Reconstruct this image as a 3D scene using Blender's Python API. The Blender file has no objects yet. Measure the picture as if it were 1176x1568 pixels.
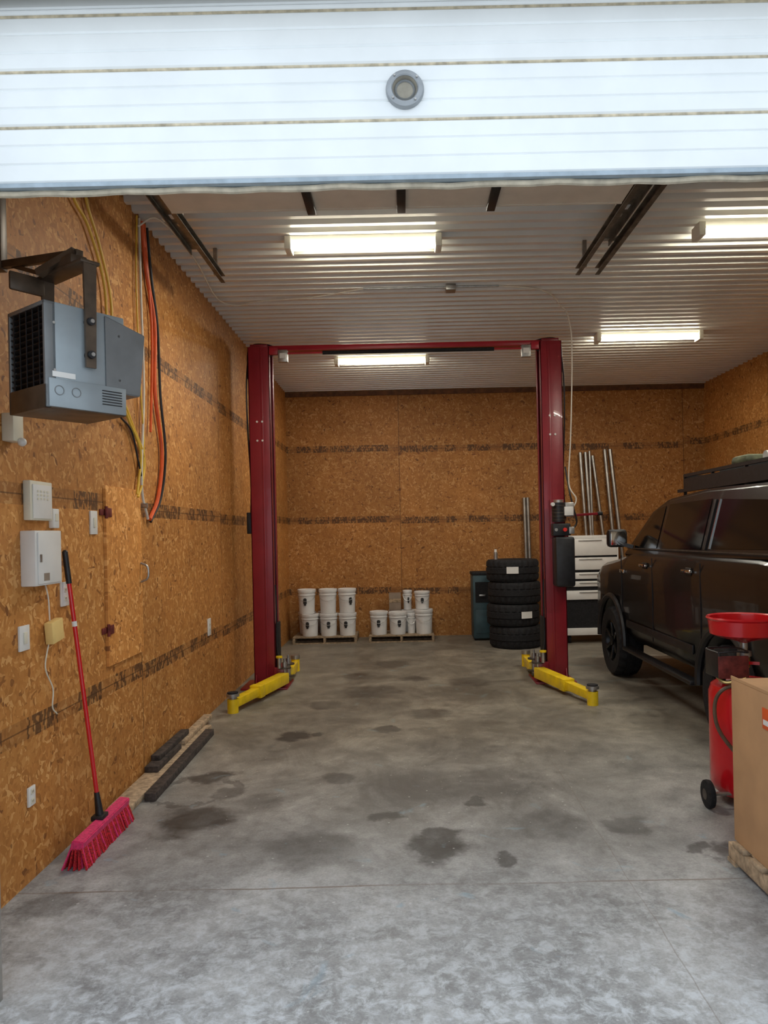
import bpy, bmesh, math, random
from mathutils import Vector, Matrix, Euler
random.seed(7)
R = math.radians
scene = bpy.context.scene

# ------------------------------------------------------------------ materials
def new_mat(name):
    m = bpy.data.materials.new(name); m.use_nodes = True
    nt = m.node_tree
    return m, nt, nt.nodes['Principled BSDF']

def N(nt, typ, **kw):
    n = nt.nodes.new(typ)
    for k, v in kw.items():
        setattr(n, k, v)
    return n

def math_n(nt, op, a, b=None, c=None):
    n = nt.nodes.new('ShaderNodeMath'); n.operation = op
    for i, v in enumerate((a, b, c)):
        if v is None: continue
        if isinstance(v, (int, float)): n.inputs[i].default_value = v
        else: nt.links.new(v, n.inputs[i])
    return n.outputs[0]

def mixc(nt, fac, a, b, mode='MIX'):
    n = nt.nodes.new('ShaderNodeMix'); n.data_type = 'RGBA'; n.blend_type = mode
    for i, v in ((0, fac), (6, a), (7, b)):
        if isinstance(v, (int, float)): n.inputs[i].default_value = v
        elif isinstance(v, (tuple, list)): n.inputs[i].default_value = (v[0], v[1], v[2], 1)
        else: nt.links.new(v, n.inputs[i])
    return n.outputs[2]

def ramp(nt, fac, stops, interp='LINEAR'):
    n = nt.nodes.new('ShaderNodeValToRGB'); n.color_ramp.interpolation = interp
    el = n.color_ramp.elements
    while len(el) < len(stops): el.new(0.5)
    for e, (p, c) in zip(el, stops):
        e.position = p
        e.color = (c[0], c[1], c[2], 1) if isinstance(c, (tuple, list)) else (c, c, c, 1)
    nt.links.new(fac, n.inputs[0])
    return n.outputs[0]

def simple(name, col, rough=0.5, metal=0.0, var=0.12, scale=14.0, bump=0.0, coat=0.0, emit=None, estr=0, spec=0.5):
    m, nt, b = new_mat(name)
    tc = N(nt, 'ShaderNodeTexCoord')
    no = N(nt, 'ShaderNodeTexNoise'); no.inputs['Scale'].default_value = scale; no.inputs['Detail'].default_value = 5
    nt.links.new(tc.outputs['Object'], no.inputs['Vector'])
    dark = tuple(c * (1 - var * 1.6) for c in col); lite = tuple(min(1, c * (1 + var)) for c in col)
    c = ramp(nt, no.outputs['Fac'], [(0.3, dark), (0.7, lite)])
    nt.links.new(c, b.inputs['Base Color'])
    b.inputs['Roughness'].default_value = rough; b.inputs['Metallic'].default_value = metal
    b.inputs['Coat Weight'].default_value = coat
    b.inputs['Specular IOR Level'].default_value = spec
    if bump:
        bp = N(nt, 'ShaderNodeBump'); bp.inputs['Strength'].default_value = bump; bp.inputs['Distance'].default_value = 0.01
        nt.links.new(no.outputs['Fac'], bp.inputs['Height']); nt.links.new(bp.outputs[0], b.inputs['Normal'])
    if emit:
        b.inputs['Emission Color'].default_value = (*emit, 1); b.inputs['Emission Strength'].default_value = estr
    return m

def osb(name, u_axis, u0, band=True, bright=1.0):
    m, nt, b = new_mat(name)
    tc = N(nt, 'ShaderNodeTexCoord'); sp = N(nt, 'ShaderNodeSeparateXYZ')
    nt.links.new(tc.outputs['Object'], sp.inputs[0])
    u = sp.outputs[u_axis]; z = sp.outputs[2]
    cb = N(nt, 'ShaderNodeCombineXYZ'); nt.links.new(u, cb.inputs[0]); nt.links.new(z, cb.inputs[1])
    dn = N(nt, 'ShaderNodeTexNoise'); dn.inputs['Scale'].default_value = 9
    nt.links.new(cb.outputs[0], dn.inputs['Vector'])
    dm = N(nt, 'ShaderNodeVectorMath', operation='MULTIPLY_ADD')
    dm.inputs[1].default_value = (0.06, 0.06, 0.0)
    nt.links.new(dn.outputs['Color'], dm.inputs[0]); nt.links.new(cb.outputs[0], dm.inputs[2])
    vals = []
    for i, (ang, sx, sy) in enumerate(((12, 9, 36), (70, 10, 42), (-38, 8, 32), (105, 13, 50))):
        mp = N(nt, 'ShaderNodeMapping'); mp.vector_type = 'TEXTURE'
        mp.inputs['Rotation'].default_value = (0, 0, R(ang)); mp.inputs['Scale'].default_value = (1 / sx, 1 / sy, 1)
        mp.inputs['Location'].default_value = (i * 1.7, i * .9, 0)
        nt.links.new(dm.outputs[0], mp.inputs['Vector'])
        vo = N(nt, 'ShaderNodeTexVoronoi'); vo.voronoi_dimensions = '2D'; vo.inputs['Scale'].default_value = 1
        nt.links.new(mp.outputs[0], vo.inputs['Vector'])
        s2 = N(nt, 'ShaderNodeSeparateColor'); nt.links.new(vo.outputs['Color'], s2.inputs[0])
        vals.append(s2.outputs[0])
    sel = N(nt, 'ShaderNodeTexNoise'); sel.inputs['Scale'].default_value = 20; sel.inputs['Detail'].default_value = 1
    nt.links.new(cb.outputs[0], sel.inputs['Vector'])
    s1 = math_n(nt, 'GREATER_THAN', sel.outputs['Fac'], 0.5)
    sel2 = N(nt, 'ShaderNodeTexNoise'); sel2.inputs['Scale'].default_value = 15; sel2.inputs['Detail'].default_value = 1
    mp2 = N(nt, 'ShaderNodeMapping'); mp2.inputs['Location'].default_value = (5, 9, 0)
    nt.links.new(cb.outputs[0], mp2.inputs[0]); nt.links.new(mp2.outputs[0], sel2.inputs['Vector'])
    sB = math_n(nt, 'GREATER_THAN', sel2.outputs['Fac'], 0.5)
    def lerp(f, a, c): return math_n(nt, 'ADD', math_n(nt, 'MULTIPLY', a, math_n(nt, 'SUBTRACT', 1.0, f)), math_n(nt, 'MULTIPLY', c, f))
    v = lerp(sB, lerp(s1, vals[0], vals[1]), lerp(s1, vals[2], vals[3]))
    k = bright
    col = ramp(nt, v, [(0.0, (.20 * k, .075 * k, .022 * k)), (0.035, (.37 * k, .150 * k, .036 * k)), (0.35, (.445 * k, .184 * k, .045 * k)),
                       (0.75, (.50 * k, .222 * k, .058 * k)), (0.98, (.64 * k, .34 * k, .12 * k))])
    ln = N(nt, 'ShaderNodeTexNoise'); ln.inputs['Scale'].default_value = 1.3; ln.inputs['Detail'].default_value = 3
    nt.links.new(cb.outputs[0], ln.inputs['Vector'])
    lc = ramp(nt, ln.outputs['Fac'], [(0.3, 0.80), (0.7, 1.0)])
    col = mixc(nt, 1.0, col, lc, 'MULTIPLY')
    # sparse dark knots
    kv = N(nt, 'ShaderNodeTexVoronoi'); kv.voronoi_dimensions = '2D'; kv.inputs['Scale'].default_value = 3.2
    nt.links.new(dm.outputs[0], kv.inputs['Vector'])
    ks = N(nt, 'ShaderNodeSeparateColor'); nt.links.new(kv.outputs['Color'], ks.inputs[0])
    kr = math_n(nt, 'MULTIPLY', math_n(nt, 'MAXIMUM', math_n(nt, 'SUBTRACT', ks.outputs[0], .45), 0.0), .13)
    kn = math_n(nt, 'LESS_THAN', kv.outputs['Distance'], kr)
    col = mixc(nt, math_n(nt, 'MULTIPLY', kn, .6), col, (.12, .035, .012))
    # panel seams
    um = math_n(nt, 'ABSOLUTE', math_n(nt, 'SUBTRACT', math_n(nt, 'FLOORED_MODULO', math_n(nt, 'SUBTRACT', u, u0 - 1.22), 2.44), 1.22))
    seam = math_n(nt, 'LESS_THAN', um, 0.006)
    cell = math_n(nt, 'FLOOR', math_n(nt, 'DIVIDE', math_n(nt, 'SUBTRACT', u, u0), 2.44))
    zc = math_n(nt, 'FLOOR', math_n(nt, 'DIVIDE', math_n(nt, 'SUBTRACT', z, 0.77), 1.22))
    tone = math_n(nt, 'ADD', .93, math_n(nt, 'MULTIPLY', math_n(nt, 'SINE', math_n(nt, 'ADD', math_n(nt, 'MULTIPLY', cell, 4.1), math_n(nt, 'MULTIPLY', zc, 2.7))), .07))
    if band:
        cc = N(nt, 'ShaderNodeCombineColor')
        for q in range(3): nt.links.new(tone, cc.inputs[q])
        col = mixc(nt, 1.0, col, cc.outputs[0], 'MULTIPLY')
        off = math_n(nt, 'MULTIPLY', math_n(nt, 'SINE', math_n(nt, 'MULTIPLY', cell, 2.3)), 0.035)
        zz = math_n(nt, 'ADD', z, off)
        t = math_n(nt, 'SUBTRACT', math_n(nt, 'FLOORED_MODULO', math_n(nt, 'SUBTRACT', zz, 0.77 - 0.61), 1.22), 0.61)
        at = math_n(nt, 'ABSOLUTE', t)
        inb = math_n(nt, 'LESS_THAN', at, 0.056)
        tm = N(nt, 'ShaderNodeMapping'); tm.inputs['Scale'].default_value = (62, 30, 1)
        nt.links.new(cb.outputs[0], tm.inputs[0])
        tv = N(nt, 'ShaderNodeTexVoronoi'); tv.voronoi_dimensions = '2D'; tv.distance = 'CHEBYCHEV'; tv.inputs['Scale'].default_value = 1
        nt.links.new(tm.outputs[0], tv.inputs['Vector'])
        ts = N(nt, 'ShaderNodeSeparateColor'); nt.links.new(tv.outputs['Color'], ts.inputs[0])
        g1 = math_n(nt, 'GREATER_THAN', ts.outputs[0], 0.42)
        pn = N(nt, 'ShaderNodeTexNoise'); pn.noise_dimensions = '1D'; pn.inputs['Scale'].default_value = 3.4; pn.inputs['Detail'].default_value = 0
        nt.links.new(u, pn.inputs['W'])
        pres = math_n(nt, 'GREATER_THAN', pn.outputs['Fac'], 0.42)
        mk = math_n(nt, 'MULTIPLY', math_n(nt, 'MULTIPLY', inb, g1), pres)
        col = mixc(nt, math_n(nt, 'MULTIPLY', inb, 0.30), col, (.12, .05, .02))
        col = mixc(nt, math_n(nt, 'MULTIPLY', mk, 0.72), col, (.040, .020, .012))
        seam = math_n(nt, 'MAXIMUM', seam, math_n(nt, 'LESS_THAN', at, 0.004))
    col = mixc(nt, math_n(nt, 'MULTIPLY', seam, 0.65), col, (.07, .03, .012))
    nt.links.new(col, b.inputs['Base Color'])
    b.inputs['Roughness'].default_value = 0.6
    b.inputs['Specular IOR Level'].default_value = 0.3
    bp = N(nt, 'ShaderNodeBump'); bp.inputs['Strength'].default_value = 0.2; bp.inputs['Distance'].default_value = 0.004
    nt.links.new(v, bp.inputs['Height']); nt.links.new(bp.outputs[0], b.inputs['Normal'])
    return m

def concrete():
    m, nt, b = new_mat('stained_concrete')
    tc = N(nt, 'ShaderNodeTexCoord'); P = tc.outputs['Object']
    sp = N(nt, 'ShaderNodeSeparateXYZ'); nt.links.new(P, sp.inputs[0])
    def noise(s, d=6, rough=.6, dist=0.0, loc=None, sc=None):
        n = N(nt, 'ShaderNodeTexNoise'); n.inputs['Scale'].default_value = s; n.inputs['Detail'].default_value = d
        n.inputs['Roughness'].default_value = rough; n.inputs['Distortion'].default_value = dist
        if loc:
            mp = N(nt, 'ShaderNodeMapping'); mp.inputs['Location'].default_value = loc
            if sc: mp.inputs['Scale'].default_value = sc
            nt.links.new(P, mp.inputs[0]); nt.links.new(mp.outputs[0], n.inputs['Vector'])
        else: nt.links.new(P, n.inputs['Vector'])
        return n
    n1 = noise(1.1, 9, .68, .6); n2 = noise(6, 9, .75, .3); n3 = noise(75, 3); n4 = noise(1.6, 9, .74, .8, (3, 7, 0), (1, .7, 1))
    col = ramp(nt, n1.outputs['Fac'], [(0.34, (.215, .225, .235)), (0.5, (.33, .345, .36)), (0.64, (.45, .47, .49))])
    c2 = ramp(nt, n2.outputs['Fac'], [(0.34, .66), (0.5, .97), (0.66, 1.2)])
    col = mixc(nt, 1.0, col, c2, 'MULTIPLY')
    c3 = ramp(nt, n3.outputs['Fac'], [(0.3, .82), (0.7, 1.10)])
    col = mixc(nt, 1.0, col, c3, 'MULTIPLY')
    gx = N(nt, 'ShaderNodeMapRange'); gx.interpolation_type = 'SMOOTHSTEP'
    gx.inputs['From Min'].default_value = 1.9; gx.inputs['From Max'].default_value = .7
    nt.links.new(math_n(nt, 'ABSOLUTE', math_n(nt, 'SUBTRACT', sp.outputs[0], .1)), gx.inputs['Value'])
    gy = N(nt, 'ShaderNodeMapRange'); gy.interpolation_type = 'SMOOTHSTEP'
    gy.inputs['From Min'].default_value = 3.5; gy.inputs['From Max'].default_value = 5.0
    nt.links.new(sp.outputs[1], gy.inputs['Value'])
    gr = ramp(nt, n4.outputs['Fac'], [(0.42, 0.12), (0.58, 1.0)])
    g = math_n(nt, 'MULTIPLY', math_n(nt, 'MULTIPLY', gx.outputs[0], gy.outputs[0]), gr)
    col = mixc(nt, math_n(nt, 'MULTIPLY', g, .50), col, (.095, .09, .085))
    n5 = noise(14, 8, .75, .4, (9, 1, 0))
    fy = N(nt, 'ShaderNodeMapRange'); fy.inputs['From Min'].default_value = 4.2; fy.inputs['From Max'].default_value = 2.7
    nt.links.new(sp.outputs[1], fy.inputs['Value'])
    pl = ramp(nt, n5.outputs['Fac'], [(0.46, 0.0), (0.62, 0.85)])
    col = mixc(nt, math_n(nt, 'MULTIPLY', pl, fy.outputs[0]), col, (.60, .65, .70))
    dn = noise(3.6, 6, .62)
    wob = N(nt, 'ShaderNodeVectorMath', operation='MULTIPLY_ADD'); wob.inputs[1].default_value = (.40, .40, 0)
    nt.links.new(dn.outputs['Color'], wob.inputs[0]); nt.links.new(P, wob.inputs[2])
    stains = [(-1.36, 4.59, .26, .95), (-1.46, 5.40, .16, .9), (-1.25, 5.05, .10, .6), (.135, 4.10, .20, 1.0), (.20, 4.28, .12, .9), (-.57, 4.12, .30, .5), (-1.02, 6.45, .17, .95), (-.8, 6.5, .08, .8),
              (.62, 5.19, .38, .5), (.1, 5.1, .40, .4), (.20, 7.15, .24, .7), (.75, 8.6, .3, .6), (-.35, 8.2, .35, .6), (.4, 6.0, .35, .4), (.1, 8.9, .18, .75), (-.6, 9.1, .25, .6),
              (-.5, 5.3, .14, .7), (.85, 4.4, .25, .4), (-.2, 9.9, .3, .6), (1.30, 4.4, .15, .6), (-.85, 7.6, .22, .6), (0.42, 4.85, .09, .8), (-.15, 4.6, .09, .8), (.50, 3.95, .08, .8), (-.2, 6.6, .12, .8), (-1.6, 7.6, .2, .5), (1.75, 3.95, .13, .85), (1.62, 4.05, .07, .8), (-1.75, 3.55, .15, .5), (-1.0, 4.9, .16, .4)]
    acc = None
    for (x, y, r, s) in stains:
        d = N(nt, 'ShaderNodeVectorMath', operation='DISTANCE'); d.inputs[1].default_value = (x + .20, y + .20, 0)
        nt.links.new(wob.outputs[0], d.inputs[0])
        mr = N(nt, 'ShaderNodeMapRange'); mr.interpolation_type = 'SMOOTHSTEP'
        mr.inputs['From Min'].default_value = r * 1.15; mr.inputs['From Max'].default_value = r * .6
        mr.inputs['To Min'].default_value = 0; mr.inputs['To Max'].default_value = s
        nt.links.new(d.outputs['Value'], mr.inputs['Value'])
        acc = mr.outputs[0] if acc is None else math_n(nt, 'MAXIMUM', acc, mr.outputs[0])
    d = N(nt, 'ShaderNodeVectorMath', operation='DISTANCE'); d.inputs[1].default_value = (-1.50 + .20, 5.12 + .20, 0); nt.links.new(wob.outputs[0], d.inputs[0])
    rg = math_n(nt, 'MULTIPLY', math_n(nt, 'LESS_THAN', math_n(nt, 'ABSOLUTE', math_n(nt, 'SUBTRACT', d.outputs['Value'], .27)), .03), .5)
    acc = math_n(nt, 'MAXIMUM', acc, rg)
    acc = math_n(nt, 'MULTIPLY', acc, ramp(nt, n2.outputs['Fac'], [(0.3, 1.0), (0.7, .72)]))
    col = mixc(nt, acc, col, (.030, .028, .028))
    vo = N(nt, 'ShaderNodeTexVoronoi'); vo.voronoi_dimensions = '2D'; vo.inputs['Scale'].default_value = 8; nt.links.new(P, vo.inputs['Vector'])
    sc = N(nt, 'ShaderNodeSeparateColor'); nt.links.new(vo.outputs['Color'], sc.inputs[0])
    rad = math_n(nt, 'MULTIPLY', math_n(nt, 'MAXIMUM', math_n(nt, 'SUBTRACT', sc.outputs[0], .6), 0.0), .15)
    speck = math_n(nt, 'LESS_THAN', vo.outputs['Distance'], rad)
    col = mixc(nt, math_n(nt, 'MULTIPLY', speck, .5), col, (.62, .66, .68))
    bn = noise(3.3, 3, .5, 1.2)
    bl = ramp(nt, bn.outputs['Fac'], [(0.66, 0.0), (0.74, 0.5)])
    col = mixc(nt, bl, col, (.26, .42, .55))
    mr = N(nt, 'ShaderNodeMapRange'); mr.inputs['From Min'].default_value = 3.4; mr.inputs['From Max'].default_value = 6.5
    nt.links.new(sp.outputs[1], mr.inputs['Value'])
    col = mixc(nt, mr.outputs[0], col, mixc(nt, 1.0, col, (.70, .60, .46), 'MULTIPLY'))  # warm darkening with depth paints the daylight falloff into the floor colour
    w = noise(1.5, 3)
    yy = math_n(nt, 'ADD', sp.outputs[1], math_n(nt, 'MULTIPLY', w.outputs['Fac'], .05))
    j = math_n(nt, 'LESS_THAN', math_n(nt, 'ABSOLUTE', math_n(nt, 'SUBTRACT', yy, 3.70)), .007)
    xx = math_n(nt, 'ADD', sp.outputs[0], math_n(nt, 'MULTIPLY', w.outputs['Fac'], .05))
    j2 = math_n(nt, 'MULTIPLY', math_n(nt, 'LESS_THAN', math_n(nt, 'ABSOLUTE', math_n(nt, 'SUBTRACT', xx, 1.12)), .003), .6)
    j = math_n(nt, 'MAXIMUM', j, j2)
    j = math_n(nt, 'MULTIPLY', j, ramp(nt, n1.outputs['Fac'], [(.4, .3), (.55, 1.0)]))
    col = mixc(nt, math_n(nt, 'MULTIPLY', j, .6), col, (.13, .085, .05))
    nt.links.new(col, b.inputs['Base Color'])
    rr = ramp(nt, n2.outputs['Fac'], [(0.3, .42), (0.7, .65)])
    nt.links.new(rr, b.inputs['Roughness'])
    bp = N(nt, 'ShaderNodeBump'); bp.inputs['Strength'].default_value = 0.2; bp.inputs['Distance'].default_value = 0.005
    nt.links.new(n2.outputs['Fac'], bp.inputs['Height']); nt.links.new(bp.outputs[0], b.inputs['Normal'])
    return m

M_floor = concrete()
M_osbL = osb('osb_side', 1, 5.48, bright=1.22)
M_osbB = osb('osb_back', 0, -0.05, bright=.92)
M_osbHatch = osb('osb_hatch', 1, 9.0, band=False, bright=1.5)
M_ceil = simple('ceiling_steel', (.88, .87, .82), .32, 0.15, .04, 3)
M_ceilShade = simple('ceiling_pan_shade', (.42, .40, .35), .40, 0.25, .10, 4)
M_doorW = simple('door_white', (.86, .89, .90), .38, 0, .03, 5)
M_groove = simple('door_groove_dirt', (.58, .50, .36), .8, 0, .25, 30)
M_doorB = simple('door_inner_beige', (.70, .64, .54), .6, 0, .05, 6)
M_alu = simple('aluminium_edge', (.36, .43, .49), .4, .4, .1, 20)
M_port = simple('port_grey', (.34, .36, .38), .4, .5, .1, 20)
M_trimT = simple('header_trim', (.48, .42, .32), .7, 0, .2, 18)
M_siding = simple('siding', (.6, .58, .52), .6, 0, .05, 5)
M_steel = simple('galv_steel', (.45, .44, .42), .38, .85, .15, 20)
M_pipe = simple('pipe_steel', (.36, .35, .33), .34, .9, .15, 8)
M_darksteel = simple('dark_steel', (.10, .085, .07), .42, .5, .3, 12)
M_track = simple('track_steel', (.17, .15, .12), .42, .5, .3, 12)
M_red = simple('lift_red', (.25, .012, .022), .36, 0, .08, 4, coat=.15)
M_redB = simple('beam_red', (.42, .014, .03), .35, 0, .1, 5)
M_yel = simple('safety_yellow', (.82, .57, .01), .38, 0, .12, 9)
M_black = simple('black_plastic', (.012, .012, .014), .45, 0, .3, 20)
M_rub = simple('black_rubber', (.014, .014, .016), .75, 0, .3, 40, spec=.3)
M_white = simple('white_plastic', (.76, .75, .72), .4, 0, .04, 6)
M_cream = simple('cream_enamel', (.72, .68, .55), .5, 0, .05, 6)
M_fixture = simple('fixture_white', (.80, .77, .66), .5, 0, .04, 6)
M_tube = simple('fluorescent_tube', (1, .98, .9), .5, 0, 0, 5, emit=(1, .95, .78), estr=24)
M_bucket = simple('bucket_white', (.74, .74, .73), .35, 0, .05, 5)
M_logo = simple('bucket_logo', (.02, .02, .02), .5, 0, .1, 5)
M_wood = simple('pallet_wood', (.33, .24, .15), .8, 0, .35, 22, bump=.3)
M_woodD = simple('old_lumber', (.060, .045, .038), .85, 0, .45, 26, bump=.3)
M_woodL = simple('pine_lumber', (.46, .34, .22), .8, 0, .3, 24, bump=.3)
M_card = simple('cardboard', (.52, .30, .145), .82, 0, .07, 5)
M_cardd = simple('cardboard_edge', (.33, .18, .08), .85, 0, .1, 8)
M_cardg = simple('grey_carton', (.26, .20, .15), .85, 0, .1, 8)
M_tape = simple('orange_label', (.75, .11, .02), .5, 0, .05, 5)
M_redp = simple('bright_red_paint', (.60, .010, .016), .25, 0, .07, 5, coat=.4)
M_brass = simple('brass', (.6, .42, .16), .3, .9, .1, 20)
M_hose = simple('hose_brown', (.12, .07, .04), .5, 0, .2, 20)
M_heat = simple('heater_grey', (.31, .355, .38), .36, .25, .08, 6)
M_heatD = simple('heater_dark_grey', (.19, .20, .205), .42, .25, .1, 8)
M_heatB = simple('bracket_brown', (.10, .072, .050), .42, .3, .25, 12)
M_pink = simple('broom_pink', (.72, .04, .16), .5, 0, .2, 60)
M_bris = simple('broom_bristle', (.50, .012, .02), .7, 0, .5, 120)
M_paint = simple('car_paint', (.008, .007, .007), .30, .0, .1, 3, coat=.35, spec=.35)
M_glass = simple('tinted_glass', (.004, .005, .006), .10, 0, 0, 3, spec=.35)
M_chrome = simple('chrome', (.75, .73, .70), .12, 1.0, .05, 10)
M_rim = simple('rim_dark', (.02, .02, .022), .3, .7, .1, 10)
M_tan = simple('pale_grey_plastic', (.5, .5, .48), .6, 0, .1, 10)
M_teal = simple('teal_plastic', (.035, .075, .09), .5, 0, .2, 6)
M_yelW = simple('wire_yellow', (.78, .50, .06), .5, 0, .1, 10)
M_orW = simple('wire_orange', (.75, .11, .02), .5, 0, .1, 10)
M_whW = simple('wire_white', (.72, .68, .6), .5, 0, .05, 10)
M_brown = simple('dark_wood_trim', (.14, .055, .02), .7, 0, .3, 12)
M_hinge = simple('rusty_hinge', (.18, .03, .025), .6, .3, .3, 30)
M_note = simple('yellow_sticky_note', (.78, .55, .2), .8, 0, .05, 10)
M_green = simple('olive_gear', (.10, .11, .06), .8, 0, .3, 12)
M_ledr = simple('red_button', (.7, .03, .02), .4, 0, .05, 10)
M_portin = simple('port_inner', (.34, .31, .25), .6, .2, .3, 10)

# ------------------------------------------------------------------ mesh builder
class MB:
    def __init__(s, name, M=None):
        s.name = name; s.bm = bmesh.new(); s.mats = []; s.M = M or Matrix.Identity(4)
    def mi(s, m):
        if m not in s.mats: s.mats.append(m)
        return s.mats.index(m)
    def merge(s, t, M, mat):
        k = s.mi(mat)
        for f in t.faces: f.material_index = k
        t.transform(s.M @ M)
        me = bpy.data.meshes.new('tmp'); t.to_mesh(me); t.free(); s.bm.from_mesh(me); bpy.data.meshes.remove(me)
    def box(s, c, d, mat, rot=(0, 0, 0), bev=0.0, M=None):
        t = bmesh.new(); bmesh.ops.create_cube(t, size=1)
        bmesh.ops.scale(t, vec=Vector(d), verts=t.verts)
        if bev: bmesh.ops.bevel(t, geom=list(t.edges), offset=min(bev, min(d) * .45), segments=2, affect='EDGES', profile=.5)
        s.merge(t, Matrix.Translation(c) @ (M or Euler([R(a) for a in rot]).to_matrix().to_4x4()), mat)
    def bb(s, x0, x1, y0, y1, z0, z1, mat, bev=0.0):
        s.box(((x0 + x1) / 2, (y0 + y1) / 2, (z0 + z1) / 2), (abs(x1 - x0), abs(y1 - y0), abs(z1 - z0)), mat, bev=bev)
    def bar(s, p0, p1, w, h, mat, bev=0.0, up=(0, 0, 1)):
        p0 = Vector(p0); p1 = Vector(p1); d = p1 - p0; x = d.normalized(); u = Vector(up)
        if abs(x.dot(u)) > .98: u = Vector((0, 1, 0))
        y = u.cross(x).normalized(); z = x.cross(y)
        m = Matrix((x, y, z)).transposed().to_4x4()
        s.box((p0 + p1) / 2, (d.length, w, h), mat, bev=bev, M=m)
    def cyl(s, p0, p1, r, mat, seg=24, r2=None, bev=0):
        p0 = Vector(p0); p1 = Vector(p1); d = p1 - p0
        t = bmesh.new(); bmesh.ops.create_cone(t, cap_ends=True, segments=seg, radius1=r, radius2=r if r2 is None else r2, depth=d.length)
        q = Vector((0, 0, 1)).rotation_difference(d.normalized()).to_matrix().to_4x4()
        s.merge(t, Matrix.Translation((p0 + p1) / 2) @ q, mat)
    def sph(s, c, r, mat, sc=(1, 1, 1)):
        t = bmesh.new(); bmesh.ops.create_uvsphere(t, u_segments=20, v_segments=12, radius=r)
        s.merge(t, Matrix.Translation(c) @ Matrix.Diagonal((*sc, 1)), mat)
    def lathe(s, prof, mat, M, seg=40, closed=False, tread=None):
        t = bmesh.new(); rings = []
        for i in range(seg):
            a = 2 * math.pi * i / seg; ring = []
            for j, (r, z) in enumerate(prof):
                rr = r
                if tread and j in tread and (i // 2) % 2 == 0: rr -= .014
                ring.append(t.verts.new((rr * math.cos(a), rr * math.sin(a), z)))
            rings.append(ring)
        n = len(prof)
        for i in range(seg):
            A = rings[i]; B = rings[(i + 1) % seg]
            for j in range(n if closed else n - 1):
                k = (j + 1) % n
                try: t.faces.new((A[j], B[j], B[k], A[k]))
                except ValueError: pass
        bmesh.ops.remove_doubles(t, verts=t.verts, dist=1e-5)
        bmesh.ops.recalc_face_normals(t, faces=t.faces)
        s.merge(t, M, mat)
    def prism(s, poly, y0, y1, mat, M=None, bev=0):
        t = bmesh.new()
        a = [t.verts.new((p[0], y0, p[1])) for p in poly]; b = [t.verts.new((p[0], y1, p[1])) for p in poly]
        t.faces.new(a); t.faces.new(b[::-1]); n = len(poly)
        for i in range(n): t.faces.new((a[i], b[i], b[(i + 1) % n], a[(i + 1) % n]))
        bmesh.ops.recalc_face_normals(t, faces=t.faces)
        if bev: bmesh.ops.bevel(t, geom=list(t.edges), offset=bev, segments=2, affect='EDGES')
        s.merge(t, M or Matrix.Identity(4), mat)
    def loft(s, secs, mat, cap=True):
        t = bmesh.new(); rs = [[t.verts.new(p) for p in q] for q in secs]; n = len(secs[0])
        for A, B in zip(rs, rs[1:]):
            for j in range(n): t.faces.new((A[j], A[(j + 1) % n], B[(j + 1) % n], B[j]))
        if cap: t.faces.new(rs[0]); t.faces.new(rs[-1][::-1])
        bmesh.ops.recalc_face_normals(t, faces=t.faces)
        s.merge(t, Matrix.Identity(4), mat)
    def poly(s, pts, mat):
        t = bmesh.new(); t.faces.new([t.verts.new(p) for p in pts]); s.merge(t, Matrix.Identity(4), mat)
    def tube(s, pts, r, mat, seg=8, sub=6):
        P = [Vector(p) for p in pts]
        if len(P) > 2:
            Q = [P[0] * 2 - P[1]] + P + [P[-1] * 2 - P[-2]]; out = []
            for i in range(1, len(Q) - 2):
                a, b, c, d = Q[i - 1:i + 3]
                for k in range(sub):
                    x = k / sub
                    out.append(.5 * ((2 * b) + (c - a) * x + (2 * a - 5 * b + 4 * c - d) * x * x + (3 * b - a - 3 * c + d) * x ** 3))
            out.append(P[-1]); P = out
        t = bmesh.new(); rings = []; nrm = None
        for i, p in enumerate(P):
            tg = (P[min(i + 1, len(P) - 1)] - P[max(i - 1, 0)]).normalized()
            if nrm is None: nrm = tg.orthogonal().normalized()
            else: nrm = (nrm - tg * nrm.dot(tg)).normalized()
            bn = tg.cross(nrm)
            rings.append([t.verts.new(p + r * (math.cos(2 * math.pi * k / seg) * nrm + math.sin(2 * math.pi * k / seg) * bn)) for k in range(seg)])
        for A, B in zip(rings, rings[1:]):
            for k in range(seg): t.faces.new((A[k], A[(k + 1) % seg], B[(k + 1) % seg], B[k]))
        t.faces.new(rings[0][::-1]); t.faces.new(rings[-1])
        s.merge(t, Matrix.Identity(4), mat)
    def done(s, parent=None, keep_origin=False, ang=35, name=None):
        if not keep_origin and parent is None:
            vs = [v.co for v in s.bm.verts]
            o = Vector(((min(v.x for v in vs) + max(v.x for v in vs)) / 2, (min(v.y for v in vs) + max(v.y for v in vs)) / 2, min(v.z for v in vs)))
            bmesh.ops.translate(s.bm, vec=-o, verts=s.bm.verts)
        else: o = Vector((0, 0, 0))
        for f in s.bm.faces: f.smooth = True
        me = bpy.data.meshes.new(s.name); s.bm.to_mesh(me); s.bm.free()
        for m in s.mats: me.materials.append(m)
        me.set_sharp_from_angle(angle=R(ang))
        ob = bpy.data.objects.new(s.name, me); scene.collection.objects.link(ob); ob.location = o
        if parent:
            ob.parent = parent; ob.matrix_parent_inverse = parent.matrix_world.inverted()
        return ob

def rotz(loc, deg): return Matrix.Translation(loc) @ Matrix.Rotation(R(deg), 4, 'Z')

# ------------------------------------------------------------------ room dims
XL, XR, YB, YF, H = -1.98, 5.20, 12.55, 2.66, 4.27
CAMZ = 1.77

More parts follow.
